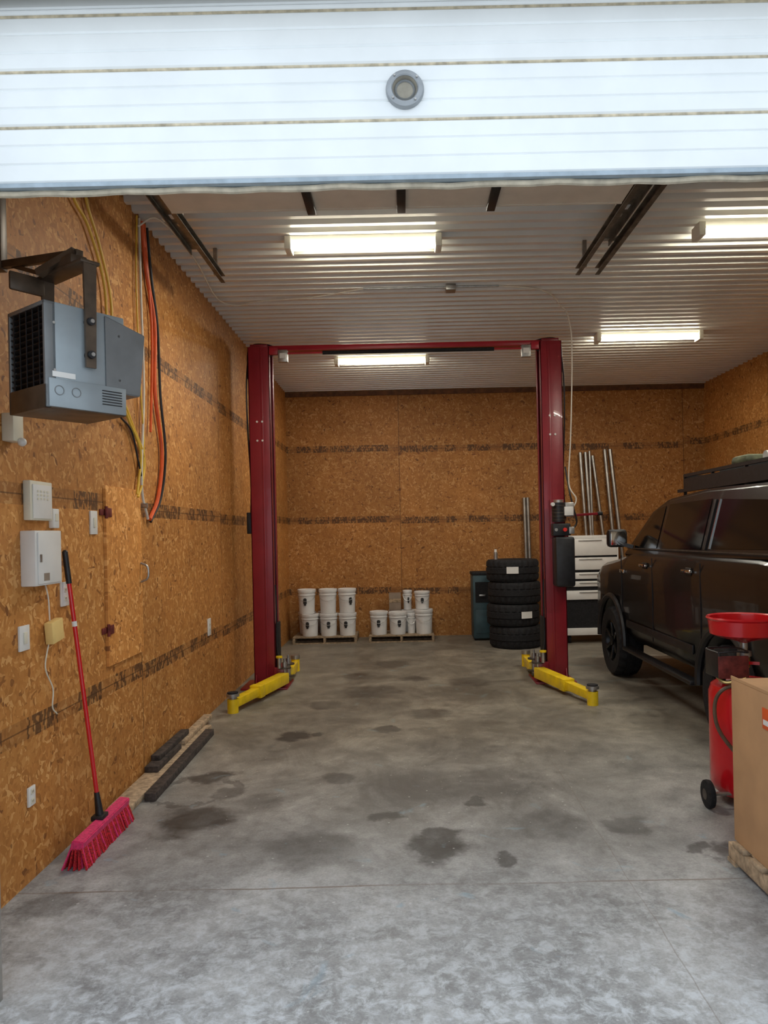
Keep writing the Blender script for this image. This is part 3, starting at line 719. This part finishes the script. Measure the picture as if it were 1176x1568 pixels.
# tyres
TP = [(.22, -.10), (.24, -.13), (.30, -.145), (.37, -.14), (.392, -.12), (.400, -.10), (.400, -.055), (.388, -.05), (.388, -.04), (.402, -.035), (.402, .035), (.388, .04), (.388, .05), (.400, .055), (.400, .10), (.392, .12), (.37, .14), (.30, .145), (.24, .13), (.22, .10)]
b = MB('tire_stack'); cx, cy = 1.67, 11.25
for k in range(4):
    b.lathe(TP, M_rub, Matrix.Translation((cx + (.02, -.015, .01, -.01)[k], cy, .166 + k * .335)) @ Matrix.Diagonal((1, 1, 1.14, 1)), 96, closed=True, tread=(4, 5, 6, 13, 14, 15))
for k, a in ((3, -1.95), (1, -1.45)):
    z = .168 + k * .335 + .01; rr = .418
    n = 5
    for q in range(n):
        a0 = a + q * .085; a1 = a0 + .085
        b.poly([(cx + rr * math.cos(t_), cy + rr * math.sin(t_), zz) for t_, zz in ((a0, z - .05), (a1, z - .05), (a1, z + .05), (a0, z + .05))], M_white)
b.done()
b = MB('spray_can'); b.cyl((1.40, 11.2, 1.337), (1.40, 11.2, 1.45), .03, M_steel, 16); b.cyl((1.40, 11.2, 1.45), (1.40, 11.2, 1.49), .02, M_white, 12)
b.done()

b = MB('teal_storage_cabinet')
b.bb(1.10, 1.42, 11.85, 12.25, .03, 1.08, M_teal, bev=.02); b.bb(1.09, 1.43, 11.84, 12.26, 1.06, 1.11, M_rub, bev=.01)
b.bb(1.14, 1.38, 11.842, 11.85, .62, .95, M_rub); b.bb(1.14, 1.38, 11.842, 11.85, .12, .5, M_teal, bev=.003)
b.bb(1.2, 1.3, 11.82, 11.85, .72, .75, M_steel, bev=.003)
for xx in (1.14, 1.38): b.cyl((xx - .02, 11.9, .035), (xx + .02, 11.9, .035), .035, M_rub, 12)
b.done()

b = MB('metal_pipes')
for (x, top_, r, dx) in ((3.04, 3.08, .030, .08), (3.13, 3.08, .030, .06), (3.25, 3.02, .028, .25), (3.46, 3.12, .032, .14), (3.55, 3.12, .034, .20), (3.20, 3.10, .020, -.02)):
    b.cyl((x + dx, 12.15, 0.01), (x, 12.48, top_), r, M_pipe, 18)
b.done()
b = MB('exhaust_tubes')
for x in (2.07, 2.13): b.cyl((x, 12.3, 0.01), (x - .0, 12.5, 2.33), .030, M_pipe, 18)
b.done()
b = MB('white_tool_cabinet')
b.bb(2.46, 3.30, 11.34, 11.80, .16, 1.64, M_rub)
b.bb(2.44, 3.32, 11.32, 11.82, 1.62, 1.67, M_white, bev=.006)
for z0_, z1_ in ((1.36, 1.62), (1.14, 1.33), (1.00, 1.10), (.88, .965), (.68, .82)):
    b.bb(2.46, 3.30, 11.315, 11.345, z0_, z1_, M_white, bev=.006)
    b.bb(2.70, 3.06, 11.30, 11.315, z1_ - .03, z1_ - .018, M_tan, bev=.003)
b.bb(2.44, 3.32, 11.31, 11.82, .13, .24, M_white, bev=.006)
for xx in (2.44, 3.30): b.bb(xx, xx + .02, 11.33, 11.82, .16, 1.64, M_white, bev=.004)
for xx in (2.55, 3.2):
    for yy in (11.42, 11.72): b.cyl((xx - .02, yy, .065), (xx + .02, yy, .065), .065, M_rub, 16)
b.done()

# ------------------------------------------------------------------ SUV
CX, YN = 3.48, 9.85
car = bpy.data.objects.new('suv', None); scene.collection.objects.link(car); car.location = (CX, 7.2, 0); bpy.context.view_layer.update()
b = MB('body')
def ring(s, w, zb, zt, cr=.03):
    y = YN - s; zs = zt - .16
    half = [(w - .10, zb), (w - .02, zb + .10), (w, zb + .32), (w - .005, (zb + zs) / 2 + .12), (w - .0, zs), (w - .03, zt - .05), (w - .09, zt - .005), (w * .5, zt + cr)]
    return [(CX - x, y, z) for x, z in half] + [(CX + x, y, z) for x, z in half[::-1]]
secs = [ring(*q) for q in ((0, .74, .62, 1.02, 0), (.04, .86, .52, 1.14, .02), (.16, .93, .48, 1.26), (.45, .965, .48, 1.34), (1.0, .98, .50, 1.40), (1.35, .98, .50, 1.45), (1.7, .98, .50, 1.52), (3.0, .985, .50, 1.53), (4.6, .98, .50, 1.54), (5.0, .96, .52, 1.52), (5.2, .90, .58, 1.46))]
b.loft(secs, M_paint)
body = b.done(parent=car)
cut = MB('cutter')
for s in (1.0, 4.12):
    for x0, x1 in ((CX - 1.1, CX - .62), (CX + .62, CX + 1.1)):
        cut.cyl((x0, YN - s, .44), (x1, YN - s, .44), .50, M_black, 40)
co = cut.done()
md = body.modifiers.new('wells', 'BOOLEAN'); md.operation = 'DIFFERENCE'; md.object = co; md.solver = 'EXACT'
bpy.context.view_layer.objects.active = body; body.select_set(True)
bpy.ops.object.modifier_apply(modifier='wells'); bpy.data.objects.remove(co, do_unlink=True)
b = MB('cabin')
gp = [(1.28, 1.44), (2.02, 1.97), (2.35, 2.06), (3.3, 2.11), (4.5, 2.09), (4.9, 1.98), (5.12, 1.50)]
def gw(z): return .935 - (z - 1.45) / .65 * .17
t = bmesh.new()
A = [t.verts.new((CX - gw(z), YN - s, z)) for s, z in gp]; B = [t.verts.new((CX + gw(z), YN - s, z)) for s, z in gp]
t.faces.new(A); t.faces.new(B[::-1])
for i in range(len(gp)): j = (i + 1) % len(gp); t.faces.new((A[i], B[i], B[j], A[j]))
bmesh.ops.recalc_face_normals(t, faces=t.faces)
bmesh.ops.bevel(t, geom=list(t.edges), offset=.035, segments=3, affect='EDGES')
b.merge(t, Matrix.Identity(4), M_paint); b.done(parent=car)
b = MB('windows')
for sg in (-1, 1):
    for poly in ([(1.58, 1.55), (2.40, 1.56), (2.40, 1.99), (2.18, 1.96)], [(2.50, 1.56), (3.50, 1.57), (3.50, 2.01), (2.50, 2.0)], [(3.68, 1.58), (4.88, 1.60), (4.68, 1.95), (3.68, 2.0)]):
        b.poly([(CX + sg * (gw(z) + .006), YN - s, z) for s, z in poly], M_glass)
    b.bar((CX + sg * .945, YN - 1.55, 1.545), (CX + sg * .945, YN - 4.9, 1.565), .010, .010, M_darksteel)
    b.bar((CX + sg * (gw(1.58) + .009), YN - 3.68, 1.58), (CX + sg * (gw(2.0) + .009), YN - 3.68, 2.0), .012, .012, M_chrome)
    b.bar((CX + sg * (gw(1.57) + .008), YN - 3.59, 1.57), (CX + sg * (gw(2.0) + .008), YN - 3.59, 2.0), .04, .012, M_black)
b.poly([(CX - gw(1.5) + .1, YN - 1.33, 1.50), (CX + gw(1.5) - .1, YN - 1.33, 1.50), (CX + gw(1.9) - .1, YN - 1.93, 1.93), (CX - gw(1.9) + .1, YN - 1.93, 1.93)], M_glass)
b.poly([(CX - .75, YN - 5.135, 1.56), (CX + .75, YN - 5.135, 1.56), (CX + .68, YN - 4.96, 1.93), (CX - .68, YN - 4.96, 1.93)], M_glass)
b.done(parent=car)
b = MB('trim_and_handles')
for sg in (-1, 1):
    X = CX + sg * .985
    for s in (1.42, 2.46, 3.66):
        b.bar((X - sg * .001, YN - s, .62), (X - sg * .004, YN - s, 1.46), .008, .012, M_black)
    for s in (2.25, 3.42):
        b.bb(X, X + sg * .035, YN - s - .10, YN - s + .10, 1.365, 1.395, M_chrome, bev=.01)
        b.bb(X - sg * .004, X + sg * .008, YN - s - .06, YN - s + .06, 1.345, 1.41, M_black, bev=.01)
    b.bb(X - sg * .05, X + sg * .06, YN - 3.55, YN - 1.6, .40, .44, M_black, bev=.012)
    b.bb(X - sg * .01, X + sg * .012, YN - 3.5, YN - 1.6, .66, .74, M_black, bev=.008)
    mx = CX + sg * 1.06
    b.bar((CX + sg * .93, YN - 1.72, 1.56), (mx, YN - 1.66, 1.60), .06, .04, M_black)
    b.box((mx + sg * .03, YN - 1.64, 1.66), (.22, .12, .20), M_black, bev=.04)
    b.box((mx + sg * .03, YN - 1.703, 1.66), (.17, .008, .155), M_chrome, bev=.01)
    for s in (1.0, 4.12):
        pts = [(X + sg * .005, YN - s + .52 * math.cos(a), .44 + .52 * math.sin(a)) for a in [R(-2 + k * 184 / 14) for k in range(15)]]
        b.tube(pts, .035, M_black, sub=3)
    b.bb(CX + sg * .78, CX + sg * .93, YN - 5.19, YN - 5.1, 1.1, 1.45, M_ledr, bev=.02)
    b.bb(CX + sg * .62, CX + sg * .90, YN - .12, YN - .02, 1.0, 1.16, M_chrome, bev=.02)
    b.bb(X - sg * .002, X + sg * .008, YN - 1.55, YN - 1.38, 1.26, 1.30, M_chrome, bev=.003)
b.bb(CX - .55, CX + .55, YN - .05, YN + .01, .78, 1.12, M_black, bev=.02)
b.bb(CX - .8, CX + .8, YN - .1, YN + .06, .52, .72, M_black, bev=.03)
b.bb(CX - .8, CX + .8, YN - 5.3, YN - 5.15, .55, .78, M_black, bev=.03)
b.done(parent=car)
b = MB('wheels')
for s in (1.0, 4.12):
    for sg in (-1, 1):
        Mw = Matrix.Translation((CX + sg * .87, YN - s, .418)) @ Matrix.Rotation(R(90) * sg, 4, 'Y') @ Matrix.Diagonal((1.04, 1.04, 1, 1))
        b.lathe(TP, M_rub, Mw, 96, closed=True, tread=(4, 5, 6, 13, 14, 15))
        b.lathe([(.235, -.10), (.235, .12), (.225, .13), (.215, .11), (.205, .02), (.0, .01)], M_rim, Mw, 40)
        for k in range(6):
            a = k * math.pi / 3
            c0 = Mw @ Vector((.04 * math.cos(a), .04 * math.sin(a), .09)); c1 = Mw @ Vector((.218 * math.cos(a), .218 * math.sin(a), .115))
            b.bar(c0, c1, .05, .045, M_rim, bev=.01, up=(1, 0, 0))
        b.cyl(Mw @ Vector((0, 0, .0)), Mw @ Vector((0, 0, .125)), .055, M_rim, 20)
    b.cyl((CX - .8, YN - s, .40), (CX + .8, YN - s, .40), .05, M_darksteel, 12)
b.bb(CX - .5, CX + .5, YN - 4.8, YN - .4, .38, .52, M_black)
b.done(parent=car)
b = MB('roof_basket')
for sg in (-1, 1):
    b.bar((CX + sg * .70, YN - 2.5, 2.13), (CX + sg * .70, YN - 4.6, 2.13), .04, .03, M_black)
    b.bar((CX + sg * .66, YN - 2.55, 2.28), (CX + sg * .66, YN - 4.5, 2.28), .03, .03, M_black)
    b.bar((CX + sg * .66, YN - 2.55, 2.20), (CX + sg * .66, YN - 4.5, 2.20), .03, .10, M_black)
    for s in (2.55, 3.2, 3.85, 4.5): b.bar((CX + sg * .66, YN - s, 2.08), (CX + sg * .66, YN - s, 2.29), .025, .025, M_black)
for s in (2.55, 3.0, 3.5, 4.0, 4.5): b.bar((CX - .66, YN - s, 2.16), (CX + .66, YN - s, 2.16), .03, .03, M_black)
b.bar((CX - .66, YN - 2.52, 2.22), (CX + .66, YN - 2.52, 2.22), .03, .13, M_black)
b.box((CX - .1, YN - 3.7, 2.25), (.9, 1.3, .13), M_rub, bev=.04)
b.box((CX - .35, YN - 3.4, 2.34), (.35, .3, .10), M_green, bev=.04); b.cyl((CX - .45, YN - 3.75, 2.35), (CX - .1, YN - 3.75, 2.35), .045, M_tan, 18)
b.done(parent=car)

# ------------------------------------------------------------------ oil drain tank
b = MB('oil_drain_tank'); ox, oy = 2.18, 4.72; dz = -.045
M = Matrix.Translation((ox, oy, dz)); M0 = Matrix.Translation((ox, oy, 0))
b.lathe([(0, .05), (.17, .05), (.205, .08), (.22, .12), (.22, .70), (.205, .745), (.16, .775), (0, .79)], M_redp, M0, 48)
b.cyl((ox, oy, .78), (ox, oy, 1.04), .024, M_steel, 18); b.cyl((ox, oy, .86), (ox, oy, .92), .036, M_brass, 16)
b.cyl((ox, oy, .93), (ox, oy, .96), .045, M_steel, 16); b.bar((ox, oy - .02, .89), (ox + .07, oy - .06, .89), .012, .02, M_redp)
b.lathe([(.02, 1.06), (.05, 1.075), (.16, 1.10), (.205, 1.12), (.215, 1.21), (.228, 1.222), (.222, 1.232), (.205, 1.225), (.198, 1.13), (.05, 1.09), (0, 1.085)], M_redp, M, 56)
b.bb(ox - .235, ox - .06, oy - .16, oy + .02, .82, .835, M_black)
b.bb(ox - .24, ox - .225, oy - .17, oy + .03, .82, .98, M_black, bev=.004); b.bb(ox - .24, ox - .05, oy - .172, oy - .16, .82, .96, M_hinge, bev=.004)
b.tube([(ox - .235, oy - .16, .98), (ox - .14, oy - .18, .99), (ox - .05, oy - .16, .98), (ox - .05, oy + .03, .98), (ox - .23, oy + .03, .98), (ox - .235, oy - .16, .98)], .006, M_black)
b.bar((ox - .15, oy - .03, .74), (ox - .15, oy - .03, .84), .02, .02, M_black)
b.tube([(ox - .05, oy - .19, .78), (ox - .2, oy - .19, .77), (ox - .26, oy - .16, .68), (ox - .25, oy - .16, .52), (ox - .17, oy - .21, .38), (ox - .06, oy - .25, .28), (ox + .05, oy - .24, .25)], .012, M_hose)
b.tube([(ox - .07, oy - .17, .82), (ox - .18, oy - .14, .79), (ox - .22, oy - .1, .82)], .012, M_brass)
for sg in (-1, 1):
    wx = ox + sg * .30
    b.lathe([(.03, -.022), (.065, -.024), (.085, -.016), (.088, 0), (.085, .016), (.065, .024), (.03, .022)], M_rub, Matrix.Translation((wx, oy - .12, .088)) @ Matrix.Rotation(R(90), 4, 'Y'), 32, closed=True)
    b.cyl((wx - .024, oy - .12, .088), (wx + .024, oy - .12, .088), .034, M_darksteel, 16)
b.cyl((ox - .30, oy - .12, .088), (ox + .30, oy - .12, .088), .012, M_steel, 12)
b.cyl((ox, oy + .17, 0.0), (ox, oy + .17, .07), .03, M_rub, 14)
b.done()

# ------------------------------------------------------------------ cardboard box on pallet
b = MB('wooden_pallet')
for k in range(5):
    yy = 2.92 + k * .195; b.bb(1.68, 2.62, yy, yy + .12, .10, .125, M_woodL, bev=.003)
for xx in (1.685, 2.12, 2.58): b.bb(xx, xx + .04, 2.90, 3.88, .02, .10, M_woodL, bev=.003)
for yy in (2.90, 3.35, 3.79): b.bb(1.68, 2.62, yy, yy + .09, 0, .02, M_woodL)
b.done()
b = MB('cardboard_box')
b.bb(1.70, 2.48, 2.93, 3.84, .126, .97, M_card, bev=.006)
b.bb(1.70, 1.706, 2.93, 3.84, .97, .985, M_card)
b.bb(1.6955, 1.700, 3.37, 3.50, .80, .90, M_tape, bev=.001); b.bb(1.6945, 1.6958, 3.38, 3.49, .82, .845, M_white)
b.bb(1.6955, 1.700, 3.36, 3.43, .70, .74, M_white, bev=.001)
b.done()

# ------------------------------------------------------------------ daylight + camera
w = bpy.data.worlds.new('World'); scene.world = w; w.use_nodes = True
bg = w.node_tree.nodes['Background']; bg.inputs[0].default_value = (.82, .91, 1.0, 1); bg.inputs[1].default_value = 1.40
sd = bpy.data.lights.new('sun', 'SUN'); sd.energy = 4.0; sd.angle = R(1); sd.color = (1, .96, .88)
so = bpy.data.objects.new('sun', sd); scene.collection.objects.link(so)
so.rotation_euler = Vector((.25, -.5, -.95)).to_track_quat('-Z', 'Y').to_euler()
cam = bpy.data.cameras.new('Camera'); co = bpy.data.objects.new('Camera', cam); scene.collection.objects.link(co)
cam.sensor_fit = 'VERTICAL'; cam.sensor_height = 36; cam.lens = 36 * 1120 / 1568
cam.shift_x = -30.1 / 1568; cam.shift_y = 32.3 / 1568
co.matrix_world = Matrix.Translation((0, 0, CAMZ)) @ Matrix.Rotation(R(90), 4, 'X') @ Matrix.Rotation(R(-1.25), 4, 'Z')
cam.clip_start = .05
scene.camera = co
scene.view_settings.view_transform = 'Standard'
scene.view_settings.exposure = 0.0
